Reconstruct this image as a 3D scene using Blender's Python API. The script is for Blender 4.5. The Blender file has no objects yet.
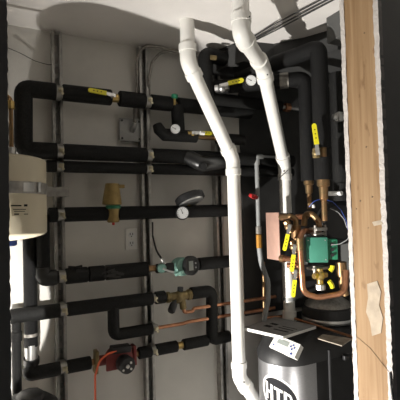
import bpy, bmesh, math, random
from mathutils import Vector, Matrix
random.seed(7)
C = bpy.context.scene.collection
R = math.radians
# ---------------------------------------------------------------- camera
ZC = 1.55
YAW, PITCH, ROLL = R(63.0), R(1.7), 0.0264
a0 = Vector((math.cos(YAW), math.sin(YAW), 0))
r0 = Vector((math.sin(YAW), -math.cos(YAW), 0))
A_ = (a0*math.cos(PITCH) + Vector((0, 0, math.sin(PITCH)))).normalized()
u0 = r0.cross(A_).normalized()
U_ = u0*math.cos(ROLL) + r0*math.sin(ROLL)
R_ = r0*math.cos(ROLL) - u0*math.sin(ROLL)
CAM = Vector((0, 0, ZC))
cd = bpy.data.cameras.new('camera'); cam = bpy.data.objects.new('camera', cd); C.objects.link(cam)
cd.sensor_width = 36; cd.lens = 36; cd.clip_start = 0.02
cam.matrix_world = Matrix(((R_.x, U_.x, -A_.x, 0), (R_.y, U_.y, -A_.y, 0), (R_.z, U_.z, -A_.z, ZC), (0, 0, 0, 1)))
bpy.context.scene.camera = cam

def ray(px, py): return A_ + R_*((px-200)/400) + U_*((200-py)/400)
def atD(px, py, d): return CAM + ray(px, py)*d
def atY(px, py, Y): r = ray(px, py); return CAM + r*(Y/r.y)
def atX(px, py, X): r = ray(px, py); return CAM + r*(X/r.x)
def atZ(px, py, Z): r = ray(px, py); return CAM + r*((Z-ZC)/r.z)
def project(p):
    d = Vector(p)-CAM; z = d.dot(A_)
    return (200+400*d.dot(R_)/z, 200-400*d.dot(U_)/z, z)

# ---------------------------------------------------------------- materials
def mat(name, col, rough=0.6, metal=0.0, var=0.0, vscale=20, bump=0.0, bscale=200, col2=None, emit=None, stretch=None, spec=None, coat=0):
    m = bpy.data.materials.new(name); m.use_nodes = True
    nt = m.node_tree; N = nt.nodes; L = nt.links
    b = N['Principled BSDF']
    b.inputs['Roughness'].default_value = rough; b.inputs['Metallic'].default_value = metal
    b.inputs['Base Color'].default_value = (*col, 1)
    if spec is not None: b.inputs['Specular IOR Level'].default_value = spec
    if coat: b.inputs['Coat Weight'].default_value = coat
    tc = N.new('ShaderNodeTexCoord'); src = tc.outputs['Object']
    if stretch:
        mp = N.new('ShaderNodeMapping'); mp.inputs['Scale'].default_value = stretch
        L.new(src, mp.inputs['Vector']); src = mp.outputs['Vector']
    n = N.new('ShaderNodeTexNoise'); n.inputs['Scale'].default_value = vscale; n.inputs['Detail'].default_value = 5
    L.new(src, n.inputs['Vector'])
    ramp = N.new('ShaderNodeValToRGB')
    c2 = col2 if col2 else tuple(min(1, c*(1+var)) for c in col)
    c1 = col if col2 else tuple(c*(1-var) for c in col)
    ramp.color_ramp.elements[0].position = .32; ramp.color_ramp.elements[1].position = .68
    ramp.color_ramp.elements[0].color = (*c1, 1); ramp.color_ramp.elements[1].color = (*c2, 1)
    L.new(n.outputs['Fac'], ramp.inputs['Fac']); L.new(ramp.outputs['Color'], b.inputs['Base Color'])
    if bump:
        n2 = N.new('ShaderNodeTexNoise'); n2.inputs['Scale'].default_value = bscale; n2.inputs['Detail'].default_value = 3
        L.new(src, n2.inputs['Vector'])
        bp = N.new('ShaderNodeBump'); bp.inputs['Strength'].default_value = bump; bp.inputs['Distance'].default_value = .004
        L.new(n2.outputs['Fac'], bp.inputs['Height']); L.new(bp.outputs['Normal'], b.inputs['Normal'])
    return m
M = {}
M['wall'] = mat('wall_paint', (.66, .64, .60), .8, var=.05, vscale=6, bump=.08, bscale=120)
M['ceil'] = mat('ceiling_paint', (.74, .71, .68), .9, var=.03, vscale=8, bump=.15, bscale=90)
M['dark_drywall'] = mat('grey_drywall', (.33, .325, .31), .9, var=.06, vscale=10)
M['gypsum'] = mat('gypsum', (.56, .52, .49), .95, var=.1, vscale=60, bump=.7, bscale=160)
M['floor'] = mat('concrete', (.25, .24, .23), .85, var=.15, vscale=5, bump=.2, bscale=60)
M['foam'] = mat('foam_rubber', (.006, .006, .006), .6, var=.4, vscale=160, bump=.8, bscale=330, col2=(.014, .014, .0135), spec=.22)
M['foam_near'] = mat('foam_rubber_speckled', (.0025, .0025, .0027), .55, vscale=260, bump=1.0, bscale=360, col2=(.012, .012, .012), spec=.2)
M['tape'] = mat('black_tape', (.012, .012, .012), .38, var=.3, vscale=60, bump=.3, bscale=50)
M['strut'] = mat('galvanized_steel', (.40, .39, .37), .48, .75, var=.2, vscale=40)
M['slot'] = mat('slot_shadow_steel', (.10, .10, .10), .6, .5)
M['zinc'] = mat('yellow_zinc', (.55, .50, .36), .35, .85, var=.15, vscale=60)
M['brass'] = mat('brass', (.56, .40, .15), .34, .9, var=.2, vscale=50)
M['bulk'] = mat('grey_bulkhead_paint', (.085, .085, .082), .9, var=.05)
M['shade_grey'] = mat('painted_shade', (.040, .040, .039), .8, var=.15, vscale=12)  # shade colour for the back wall sheet and the ceiling slab
M['dullbrass'] = mat('dull_brass', (.22, .165, .075), .5, .55, var=.25, vscale=40)
M['copper'] = mat('copper', (.50, .24, .135), .34, .92, var=.22, vscale=30)
M['bronze'] = mat('aged_copper', (.36, .20, .10), .42, .85, col2=(.22, .16, .08), vscale=30)
M['hx'] = mat('copper_plate', (.55, .345, .275), .5, .45, var=.07, vscale=25)
M['pvc'] = mat('white_pvc', (.80, .79, .75), .38, var=.04, vscale=12)
M['ink'] = mat('black_print', (.018, .018, .020), .8, spec=.15)
M['tank'] = mat('beige_enamel', (.62, .56, .42), .42, var=.03, vscale=6)
M['steel'] = mat('bright_steel', (.60, .60, .59), .33, .9, var=.1, vscale=30)
M['brushed'] = mat('brushed_stainless', (.33, .33, .34), .43, .95, var=.10, vscale=60, stretch=(1, 1, 14), bump=.02, bscale=120)
M['blackplastic'] = mat('black_plastic', (.013, .013, .014), .52, var=.1)
M['blackpaint'] = mat('black_painted_sheet', (.010, .010, .011), .7, var=.15)
M['white'] = mat('white_plastic', (.78, .77, .74), .45)
M['dial'] = mat('dial_face', (.74, .75, .75), .5)
M['lcd'] = mat('lcd_screen', (.30, .33, .31), .25)
M['red'] = mat('red_cast_iron', (.19, .026, .022), .5, var=.15, vscale=30, bump=.15, bscale=150)
M['redplastic'] = mat('red_plastic', (.55, .03, .03), .4)
M['orange'] = mat('orange_cable', (.72, .13, .05), .5)
M['green'] = mat('green_plastic', (.02, .19, .10), .45)
M['greenbox'] = mat('green_enamel', (.05, .22, .155), .42, var=.06)
M['teal'] = mat('teal_enamel', (.23, .42, .36), .35, .2, var=.25, vscale=40)
M['yellow'] = mat('yellow_vinyl', (.80, .72, .02), .4, var=.05)
M['greypipe'] = mat('grey_plastic', (.30, .31, .31), .45, var=.08)
M['greybox'] = mat('grey_box', (.33, .33, .32), .5, .2, var=.1)
M['conduit'] = mat('flexible_steel', (.35, .33, .30), .45, .7, var=.2, vscale=80)
M['rubber'] = mat('rubber_cable', (.03, .03, .03), .5)
M['paper'] = mat('printed_paper', (.27, .27, .265), .8, var=.12, vscale=14)
M['pagewhite'] = mat('page_edges', (.84, .83, .80), .8)
M['manila'] = mat('brown_leaflet', (.36, .31, .25), .8, var=.35, vscale=25)
M['blue'] = mat('blue_plastic', (.025, .06, .28), .4)
M['plaster'] = mat('plaster_smear', (.41, .34, .26), .9, var=.12, vscale=60)
M['pencil'] = mat('pencil_line', (.20, .14, .09), .9)
M['ventgold'] = mat('gold_lacquer', (.30, .21, .075), .48, .35, var=.2, vscale=30)
M['orangebrass'] = mat('orange_brass', (.62, .30, .06), .4, .6, var=.2, vscale=60)
def wood():
    m = bpy.data.materials.new('pine_wood'); m.use_nodes = True
    nt = m.node_tree; N = nt.nodes; L = nt.links; b = N['Principled BSDF']; b.inputs['Roughness'].default_value = .75
    tc = N.new('ShaderNodeTexCoord')
    mp = N.new('ShaderNodeMapping'); mp.inputs['Scale'].default_value = (1, 60, 2.2); L.new(tc.outputs['Object'], mp.inputs['Vector'])
    n = N.new('ShaderNodeTexNoise'); n.inputs['Scale'].default_value = 1.0; n.inputs['Detail'].default_value = 6; n.inputs['Distortion'].default_value = .6
    L.new(mp.outputs['Vector'], n.inputs['Vector'])
    r = N.new('ShaderNodeValToRGB'); e = r.color_ramp.elements
    e[0].position = .3; e[0].color = (.23, .130, .055, 1); e[1].position = .72; e[1].color = (.38, .25, .135, 1)
    L.new(n.outputs['Fac'], r.inputs['Fac'])
    n2 = N.new('ShaderNodeTexNoise'); n2.inputs['Scale'].default_value = 22; n2.inputs['Detail'].default_value = 4
    mp2 = N.new('ShaderNodeMapping'); mp2.inputs['Scale'].default_value = (1, 2, .8); L.new(tc.outputs['Object'], mp2.inputs['Vector']); L.new(mp2.outputs['Vector'], n2.inputs['Vector'])
    r2 = N.new('ShaderNodeValToRGB'); e = r2.color_ramp.elements
    e[0].position = .27; e[0].color = (.42, .30, .2, 1); e[1].position = .36; e[1].color = (1, 1, 1, 1)
    L.new(n2.outputs['Fac'], r2.inputs['Fac'])
    mx = N.new('ShaderNodeMixRGB'); mx.blend_type = 'MULTIPLY'; mx.inputs[0].default_value = .55
    L.new(r.outputs['Color'], mx.inputs[1]); L.new(r2.outputs['Color'], mx.inputs[2]); L.new(mx.outputs['Color'], b.inputs['Base Color'])
    bp = N.new('ShaderNodeBump'); bp.inputs['Strength'].default_value = .25; bp.inputs['Distance'].default_value = .003
    L.new(n.outputs['Fac'], bp.inputs['Height']); L.new(bp.outputs['Normal'], b.inputs['Normal'])
    return m
M['wood'] = wood()

# ---------------------------------------------------------------- mesh helpers
def frame(z, x=None):
    z = Vector(z).normalized()
    x = Vector(x) if x is not None else (Vector((0, 0, 1)) if abs(z.z) < .9 else Vector((1, 0, 0)))
    x = (x - z*x.dot(z)).normalized(); y = z.cross(x)
    return x, y, z
def mtx(o, z=(0, 0, 1), x=None):
    X, Y, Z = frame(z, x); o = Vector(o)
    return Matrix(((X.x, Y.x, Z.x, o.x), (X.y, Y.y, Z.y, o.y), (X.z, Y.z, Z.z, o.z), (0, 0, 0, 1)))
def fillet(pts, rad, n=6):
    pts = [Vector(p) for p in pts]; out = [pts[0]]
    for i in range(1, len(pts)-1):
        p, a, b = pts[i], pts[i-1]-pts[i], pts[i+1]-pts[i]
        la, lb = a.length, b.length; a.normalize(); b.normalize()
        ang = a.angle(b)
        if ang > math.pi-.02: out.append(p); continue
        t = min(rad/math.tan(ang/2), la*.49, lb*.49)
        s, e = p+a*t, p+b*t
        for k in range(n+1):
            f = k/n; out.append(s*(1-f)**2 + p*2*f*(1-f) + e*f*f)
    out.append(pts[-1]); return out
class MB:
    def __init__(s, m=None): s.b = bmesh.new(); s.m = m or Matrix.Identity(4)
    def T(s, v): return s.m @ Vector(v)
    def tube(s, pts, r, seg=16, cap=True):
        pts = [s.T(p) for p in pts]; n = len(pts); rs = r if isinstance(r, (list, tuple)) else [r]*n
        rings = []; prev = None
        for i, p in enumerate(pts):
            t = (pts[min(i+1, n-1)]-pts[max(i-1, 0)])
            if t.length < 1e-9: t = Vector((0, 0, 1))
            t.normalize()
            x = prev if prev is not None else (Vector((0, 0, 1)) if abs(t.z) < .9 else Vector((1, 0, 0)))
            x = (x-t*x.dot(t)).normalized(); y = t.cross(x); prev = x
            rings.append([s.b.verts.new(p+(x*math.cos(2*math.pi*k/seg)+y*math.sin(2*math.pi*k/seg))*rs[i]) for k in range(seg)])
        for i in range(n-1):
            for k in range(seg):
                s.b.faces.new((rings[i][k], rings[i][(k+1) % seg], rings[i+1][(k+1) % seg], rings[i+1][k]))
        if cap:
            s.b.faces.new(list(reversed(rings[0]))); s.b.faces.new(rings[-1])
        return s
    def lathe(s, prof, o=(0, 0, 0), axis=(0, 0, 1), seg=28):
        m = mtx(o, axis); rings = []
        for r, h in prof:
            if r < 1e-6: rings.append([s.b.verts.new(s.T(m @ Vector((0, 0, h))))])
            else: rings.append([s.b.verts.new(s.T(m @ Vector((r*math.cos(2*math.pi*k/seg), r*math.sin(2*math.pi*k/seg), h)))) for k in range(seg)])
        for i in range(len(rings)-1):
            A, B = rings[i], rings[i+1]
            for k in range(seg):
                k2 = (k+1) % seg
                if len(A) == 1 and len(B) == 1: continue
                if len(A) == 1: s.b.faces.new((A[0], B[k2], B[k]))
                elif len(B) == 1: s.b.faces.new((A[k], A[k2], B[0]))
                else: s.b.faces.new((A[k], A[k2], B[k2], B[k]))
        if len(rings[0]) > 1: s.b.faces.new(list(reversed(rings[0])))
        if len(rings[-1]) > 1: s.b.faces.new(rings[-1])
        return s
    def cyl(s, a, b, r, seg=20, bev=0.0):
        a, b = Vector(a), Vector(b); L = (b-a).length; e = min(bev, r*.5, L*.4)
        pr = [(r-e, 0), (r, e), (r, L-e), (r-e, L)] if e else [(r, 0), (r, L)]
        return s.lathe(pr, a, b-a, seg)
    def box(s, c, d, rot=None, bev=0.0):
        m = Matrix.Translation(Vector(c)) @ (rot.to_4x4() if rot is not None else Matrix.Identity(4)) @ Matrix.Diagonal((d[0], d[1], d[2], 1))
        t = bmesh.new(); bmesh.ops.create_cube(t, size=1, matrix=s.m @ m)
        if bev: bmesh.ops.bevel(t, geom=t.edges[:], offset=bev, segments=2, affect='EDGES', profile=.5)
        me = bpy.data.meshes.new('t'); t.to_mesh(me); t.free(); s.b.from_mesh(me); bpy.data.meshes.remove(me)
        return s
    def prism(s, poly, d):     # polygon (3d points) extruded by vector d
        d = Vector(d); a = [s.b.verts.new(s.T(p)) for p in poly]; b = [s.b.verts.new(s.T(Vector(p)+d)) for p in poly]
        n = len(a); s.b.faces.new(a); s.b.faces.new(list(reversed(b)))
        for i in range(n): s.b.faces.new((a[i], b[i], b[(i+1) % n], a[(i+1) % n]))
        return s
    def sphere(s, c, r, seg=16):
        pr = [(r*math.sin(math.pi*k/10) if 0 < k < 10 else 0, -r*math.cos(math.pi*k/10)) for k in range(11)]
        return s.lathe(pr, c, (0, 0, 1), seg)
ORG = {}
def finish(o, label=None, cat=None, group=None, kind=None):
    if label: o['label'] = label
    if cat: o['category'] = cat
    if group: o['group'] = group
    if kind: o['kind'] = kind
    return o
def thing(name, label, cat, loc, group=None):
    o = bpy.data.objects.new(name, None); C.objects.link(o); o.location = loc; o.empty_display_size = .05
    ORG[o.name] = Vector(loc); return finish(o, label, cat, group)
def part(name, mb, m, parent=None, smooth=38, label=None):
    b = mb.b
    bmesh.ops.recalc_face_normals(b, faces=b.faces[:])
    if parent is not None: org = ORG[parent.name]
    else:
        xs = [v.co for v in b.verts]
        org = Vector((sum(v.x for v in xs)/len(xs), sum(v.y for v in xs)/len(xs), min(v.z for v in xs)))
    me = bpy.data.meshes.new(name)
    for v in b.verts: v.co -= org
    b.to_mesh(me); b.free()
    for p in me.polygons: p.use_smooth = True
    me.set_sharp_from_angle(angle=R(smooth))
    me.materials.append(M[m])
    o = bpy.data.objects.new(name, me); C.objects.link(o); ORG[o.name] = org
    if parent is not None: o.parent = parent
    else: o.location = org
    if label: o['label'] = label
    return o
def solo(name, mb, m, label, cat, group=None): return finish(part(name, mb, m), label, cat, group)
def struct(name, mb, m, parent=None):
    o = part(name, mb, m, parent)
    if parent is None: o['kind'] = 'structure'
    return o

# ---------------------------------------------------------------- room shell
YW = 1.85; ZCEIL = ZC+.815; XR = 1.80; XL = -1.25; Y0, Y1 = .63, .744; XJ = .803; XO = .0165
def slab(x0, x1, y0, y1, z0, z1): return MB().box(((x0+x1)/2, (y0+y1)/2, (z0+z1)/2), (x1-x0, y1-y0, z1-z0))
struct('floor', slab(-3, 3.2, -2.5, 2.0, -.1, 0), 'floor')
struct('ceiling', slab(-3, 3.2, -2.5, 2.0, ZCEIL, ZCEIL+.1), 'ceil')
struct('wall_back', slab(XL-.1, XR+.1, YW, YW+.12, 0, ZCEIL), 'wall')
struct('wall_right', slab(XR, XR+.1, Y1, YW, 0, ZCEIL), 'bulk')  # right wall coloured dark to stand in for shade
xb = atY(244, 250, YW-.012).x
struct('shade_sheet', slab(xb, XR, YW-.012, YW, .98, ZCEIL-.1), 'shade_grey')   # shade on the back wall, put in as a near-black sheet
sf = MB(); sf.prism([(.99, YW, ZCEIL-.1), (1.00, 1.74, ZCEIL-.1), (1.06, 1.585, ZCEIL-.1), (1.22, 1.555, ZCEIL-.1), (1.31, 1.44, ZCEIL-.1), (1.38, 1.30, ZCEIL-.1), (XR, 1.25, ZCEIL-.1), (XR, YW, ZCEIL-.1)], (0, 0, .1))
struct('shade_slab', sf, 'shade_grey')   # ceiling shadow in the boiler corner, built as a dark slab
struct('wall_left', slab(XL-.1, XL, Y1, YW, 0, ZCEIL), 'wall')
struct('wall_rear', slab(-3, 3.2, -2.5, -2.4, 0, ZCEIL), 'dark_drywall')
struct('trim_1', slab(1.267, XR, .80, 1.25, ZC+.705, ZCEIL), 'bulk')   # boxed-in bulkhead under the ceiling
def jag_sheet(x_edge, x_far, y0, y1, amp):
    b = MB(); n = 420; L = []
    for i in range(n+1):
        L.append((x_edge + random.uniform(-amp, amp)*(1 if random.random() < .5 else .3), ZCEIL*i/n))
    f = [b.b.verts.new((x, y0, z)) for x, z in L]; k = [b.b.verts.new((x, y1, z)) for x, z in L]
    fo = [b.b.verts.new((x_far, y0, z)) for x, z in L]; ko = [b.b.verts.new((x_far, y1, z)) for x, z in L]
    for i in range(n):
        for P, Q in ((f, k), (f, fo), (k, ko)): b.b.faces.new((P[i], P[i+1], Q[i+1], Q[i]))
    return b
wl = struct('wall_front_left', jag_sheet(XO, -3, Y0, Y0+.0127, .0011), 'dark_drywall')
part('stud', slab(XO-.045, XO-.004, Y0+.0127, Y1-.0127, 0, ZCEIL), 'wood', wl)
part('inner_drywall', jag_sheet(XO-.003, XL, Y1-.0127, Y1, .002), 'dark_drywall', wl)
wr = struct('wall_front_right', jag_sheet(XJ+.003, 3.2, Y0, Y0+.0127, .001), 'dark_drywall')
part('inner_drywall', jag_sheet(XJ+.003, XR, Y1-.0127, Y1, .001), 'wall', wr)
LAMP = Vector((-.71, 1.30, .50)); az = R(26); cc_ = LAMP+Vector((math.cos(az), math.sin(az), 0))*.3
struct('light_blocker', MB().lathe([(.058, 0), (.058, .81)], (cc_.x, cc_.y, 0), (0, 0, 1), 32), 'wall')   # unseen column added to keep lamp light off the back wall
def gyp(y0, y1):
    b = MB(); n = 260; rows = []
    for i in range(n+1):
        z = ZCEIL*i/n
        ja, jb = random.uniform(-.0009, .0009), random.uniform(-.0009, .0009)
        xe = XJ + random.uniform(-.0014, .0008)
        rows.append([b.b.verts.new(p) for p in ((XJ+.012, y0+ja, z), (xe, y0+ja, z), (xe, y1+jb, z), (XJ+.012, y1+jb, z))])
    for i in range(n):
        for k in range(3): b.b.faces.new((rows[i][k], rows[i][k+1], rows[i+1][k+1], rows[i+1][k]))
    return b
part('gypsum_edge', gyp(Y0-.0005, Y0+.0135), 'gypsum', wr, 20)
part('gypsum_edge', gyp(Y1-.0130, Y1+.0005), 'gypsum', wr, 20)
# jamb stud: one pine board seen on its wide face
jb = struct('trim_2', slab(XJ+.001, XJ+.039, Y0+.0127, Y1-.0127, 0, ZCEIL), 'wood')
def blob(pxs, x, th):
    b = MB(); b.prism([atX(px, py, x) for px, py in pxs], (th, 0, 0)); return b
part('plaster_smear', blob([(367, 284), (377, 281), (381, 292), (379, 305), (383, 318), (381, 333), (372, 336), (370, 322), (366, 312), (368, 298)], XJ-.0005, .002), 'plaster', jb)
for pts in (((357, 337), (370, 348), (389, 372)), ((356, 340), (352, 358)),):
    part('pencil_line', MB().tube([atX(p, q, XJ) for p, q in pts], .0005, 6), 'pencil', jb)
for (px, py, r) in ((366, 147, .0018), (360, 201, .0022), (372, 197, .0020), (356, 209, .0015), (364, 33, .0015), (368, 228, .0012)):
    p = atX(px, py, XJ); part('nail_hole', MB().cyl(p-Vector((.0003, 0, 0)), p+Vector((.002, 0, 0)), r, 10), 'pencil', jb)
part('plaster_smear', blob([(372, 222), (381, 220), (383, 224), (374, 226)], XJ-.0005, .002), 'plaster', jb)
cw = MB().tube(fillet([atX(390, 372, XJ-.002), atX(391, 385, XJ-.004), atX(393, 402, XJ-.002), atX(394, 430, XJ-.002)], .03), .002, 8)
solo('cable', cw, 'rubber', 'thin dark cable lying along the torn drywall edge of the jamb', 'cable')

# ---------------------------------------------------------------- strut channels and clamps
YS = YW-.041
def strut(px, py, label):
    x = atY(px, py, YS).x
    t = thing('strut_channel', label, 'strut', (x, YW, .35), 'steel strut channels on the back wall')
    b = MB(); z0, z1 = .35, ZCEIL-.012; w = .0206; th = .0026; H = z1-z0; zc = (z0+z1)/2
    for s in (-1, 1):
        b.box((x+s*w, YW-.0205, zc), (th, .041, H)); b.box((x+s*.0162, YS+.001, zc), (.0098, th, H)); b.box((x+s*.0113, YS+.005, zc), (th, .009, H))
    cx = [x-w, x-.007, x+.007, x+w]; zz = [z0]; z = z0+.026
    while z < z1-.04: zz += [z, z+.028]; z += .05
    zz.append(z1)
    V = [[b.b.verts.new((q, YW-.006, z)) for q in cx] for z in zz]
    for i in range(len(zz)-1):
        for k in range(3):
            if k == 1 and i % 2 == 1: continue
            b.b.faces.new((V[i][k], V[i][k+1], V[i+1][k+1], V[i+1][k]))
    part('channel', b, 'strut', t)
    return t, x
STR = [strut(59.3, 200, 'galvanized strut channel behind the beige tank strap, first from the left'),
       strut(146.8, 200, 'galvanized strut channel beside the junction box and the wall outlet'),
       strut(221.5, 260, 'galvanized strut channel just behind the left white PVC pipe')]
def clamp(si, z, Y, r):
    t, x = STR[si]; b = MB()
    b.tube([(x-.014, Y, z), (x+.014, Y, z)], r*.80, 20)
    for q in (-1, 1): b.box((x, (Y+YS)/2+r*.2, z+q*r*.62), (.024, max(.03, (YS-Y)+r*.3), .004))
    c = part('pipe_clamp', b, 'strut', t)
    part('clamp_bolt', MB().box((x+.003, Y-r*.75, z+r*.05), (.020, .012, .018), bev=.002).cyl((x+.004, Y-r*.75-.012, z+.004), (x+.004, Y-r*.75, z+.004), .006, 6), 'zinc', c)
    part('clamp_bolt', MB().cyl((x+.010, Y-r*.6-.010, z-.012), (x+.010, Y-r*.5, z-.012), .006, 6), 'zinc', c)

# ---------------------------------------------------------------- insulated pipes on the back wall
YP = 1.765
def run(px0, px1, pxr, pyr, Y=YP):
    z = atY(pxr, pyr, Y).z; 
    return Vector((atY(px0, pyr, Y).x, Y, z)), Vector((atY(px1, pyr, Y).x, Y, z))
def segs(t, pts, r, gaps=(), m='foam', core=True, cr=.014):
    """insulation along straight-run x between pts, cut at x gaps"""
    a, b = pts; xs = [a.x]
    for g, w in gaps: xs += [g-w/2, g+w/2]
    xs.append(b.x)
    for i in range(0, len(xs), 2):
        L = xs[i+1]-xs[i]; e = .004
        part('insulation', MB().tube([(xs[i], a.y, a.z), (xs[i]+e, a.y, a.z), (xs[i+1]-e, a.y, a.z), (xs[i+1], a.y, a.z)], [r-e, r, r, r-e], 22), m, t)
    if core: part('copper_core', MB().tube([a+Vector((.01, 0, 0)), b-Vector((.01, 0, 0))], cr, 12), 'bronze', t)
X0, X1, X2 = STR[0][1], STR[1][1], STR[2][1]
G = .026
PG = 'insulated pipes clamped across the back wall'
# A/B1 : U-shaped loop
rA = .0355
a0_, a1_ = run(23.5, 250, 100, 96.5)
b0_, b1_ = run(23.5, 292, 60, 151.5)
t = thing('insulated_pipe', 'black insulated pipe loop, uppermost on the wall, bent round in a U above the tank', 'pipe', (a0_.x, YP, b0_.z), PG)
x115 = atY(115, 96, YP).x; x173 = atY(174, 105, YP).x
corner = .028
part('insulation', MB().tube(fillet([(X0-G/2, YP, a0_.z), a0_, b0_, (X0-G/2, YP, b0_.z)], corner, 6), rA, 22), 'foam', t)
segs(t, (Vector((X0+G/2, YP, a0_.z)), a1_), rA, [(x115, .035), (X1, G), (x173, .03)])
segs(t, (Vector((X0+G/2, YP, b0_.z)), b1_), rA*.96, [(X1, G)])
clamp(0, a0_.z, YP, rA); clamp(1, a0_.z, YP, rA); clamp(0, b0_.z, YP, rA); clamp(1, b0_.z, YP, rA)
part('coupling', MB().cyl((x115-.016, YP, a0_.z), (x115+.016, YP, a0_.z), .020, 8, .003), 'brass', t)
# tee at (174,104) : riser down with gauge and stub elbow to the right
zt = a0_.z; zb = atY(176, 133, YP-.02).z
part('insulation', MB().tube(fillet([(x173+.012, YP-.01, zt-.01), (x173+.012, YP-.02, zb)], .02), .031, 20), 'foam', t)
xe0 = atY(160, 134, YP-.02).x; xe1 = atY(196, 138, YP-.02).x
part('insulation', MB().tube([(xe0-.010, YP-.012, zb+.035), (xe0-.004, YP-.018, zb+.012), (xe0+.02, YP-.02, zb-.012), (xe1, YP-.02, zb-.012)], [.022, .028, .030, .029], 20), 'foam', t)
xe2 = atY(243, 138, YP-.02).x
part('copper_core', MB().tube([(xe1-.02, YP-.02, zb-.012), (xe2, YP-.02, zb-.012)], .0125, 14), 'bronze', t)
part('insulation', MB().tube([(atY(217, 138, YP-.02).x, YP-.02, zb-.012), (xe2, YP-.02, zb-.012)], .028, 20), 'foam', t)
UL = t
# B2
c0, c1 = run(46, 292, 60, 166.5, 1.772)
t = thing('insulated_pipe', 'black insulated pipe running close beneath the U-shaped loop', 'pipe', (c0.x, 1.772, c0.z), PG)
segs(t, (c0, c1), .0255, [(X0, G), (X1, G)]); clamp(0, c0.z, 1.772, .026); clamp(1, c0.z, 1.772, .026)
# glossy capped elbow in front of B2 right part
p0, p1, p2 = atY(221, 162, 1.725), atY(202, 164, 1.69), atY(188, 157, 1.745)
t = thing('insulated_elbow', 'short fat taped black elbow jutting out left of the white PVC pipe bend', 'pipe', p1)
part('insulation', MB().tube(fillet([p0, p1, p2], .03), .036, 20), 'tape', t)
part('end_cap', MB().tube([p1+Vector((-.004, -.012, -.012)), p1+Vector((-.012, -.034, -.016))], [.024, .016], 16), 'tape', t)
# C
d0, d1 = run(48, 228, 70, 214.5)
t = thing('insulated_pipe', 'black insulated pipe carrying the gold vent and the white dial, above the wall outlet', 'pipe', (d0.x, YP, d0.z), PG)
xv = atY(112.5, 214, YP).x
segs(t, (d0, d1), .031, [(X0, G), (xv, .045)], m='foam_near'); clamp(0, d0.z, YP, .031)
# D
e0, e1 = run(43.5, 232, 75, 275.5)
xm = atY(160, 270, YP).x; xm2 = atY(196, 268, YP).x
t = thing('insulated_pipe', 'black insulated pipe with ragged taped foam leading to the digital meter', 'pipe', (e0.x, YP, e0.z), PG)
zt = atY(43, 215, YP).z
part('insulation', MB().tube(fillet([(e0.x, YP, zt), (e0.x, YP, e0.z), (X0-G/2, YP, e0.z)], .03), .0265, 20), 'foam_near', t)
part('tape_wrap', MB().tube(fillet([(e0.x-.002, YP, e0.z+.045), (e0.x-.002, YP, e0.z), (e0.x+.05, YP, e0.z)], .04), [.030]*2+[.034]*5+[.033]*2, 18), 'tape', t)
segs(t, (Vector((X0+G/2, YP, e0.z)), Vector((atY(147, 270, YP).x, YP, e0.z))), .0335, [(atY(88, 275, YP).x, .003), (atY(105, 275, YP).x, .003)], core=False)
for k in range(10):
    x = X0+.03+.35*random.random()*.62; a = random.uniform(-.6, 1.9)
    o = Vector((x, YP-.033*math.cos(a), e0.z+.033*math.sin(a)))
    part('frayed_tape', MB().box(o, (random.uniform(.02, .06), .003, random.uniform(.006, .016)), Matrix.Rotation(random.uniform(-.3, .3), 3, 'Y')), 'tape', t)
segs(t, (Vector((atY(198, 268, YP).x, YP, e0.z)), e1), .031, core=False)
part('copper_core', MB().tube([(e0.x+.06, YP, e0.z), (e1.x-.01, YP, e0.z)], .0145, 14), 'bronze', t)
clamp(0, e0.z, YP, .033)
# E with drop on left, tee branch F (loop), riser to G on the right
YE = 1.745
f0, f1 = run(16, 206, 85, 307, YE)
xq0, xq1 = atY(165, 298, YE).x, atY(191, 294, YE).x
g0, g1 = run(30, 212, 75, 365.5, YP)
t = thing('insulated_pipe', 'black insulated wall pipe with a square branch loop hanging beneath it', 'pipe', (f0.x, YE, f0.z), PG)
part('insulation', MB().tube([(f0.x-.02, YE, f0.z), (X0-G/2, YE, f0.z)], .029, 20), 'foam', t)
part('drop_pipe', MB().tube([(f0.x, YE, f0.z), (f0.x, YE, f0.z-.40)], .0175, 16), 'foam', t)
part('drop_fitting', MB().cyl((f0.x, YE, f0.z-.10), (f0.x, YE, f0.z-.06), .0215, 16, .003), 'foam', t)
segs(t, (Vector((X0+G/2, YE, f0.z)), Vector((xq0, YE, f0.z))), .029, [(X1, .012)], core=False)
xr = atY(212, 300, YE).x; zG = g0.z
part('insulation', MB().tube(fillet([(xq1, YE, f0.z), (xr, YE, f0.z), (xr, YE+.012, zG), (xr+.10, YP, zG)], .035), .029, 20), 'foam', t)
part('copper_core', MB().tube([(X1, YE, f0.z), (xq1+.02, YE, f0.z)], .0145, 14), 'bronze', t)
xl = atY(113.5, 320, YE).x; zl = atY(135, 331.5, YE).z; xle = atY(152, 329, YE).x
part('insulation', MB().tube(fillet([(xl, YE, f0.z-.006), (xl, YE, zl), (xle, YE, zl)], .026), .0255, 20), 'foam', t)
clamp(0, f0.z, YE, .029); clamp(1, f0.z, YE, .024); clamp(1, zl, YE, .022)
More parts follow.
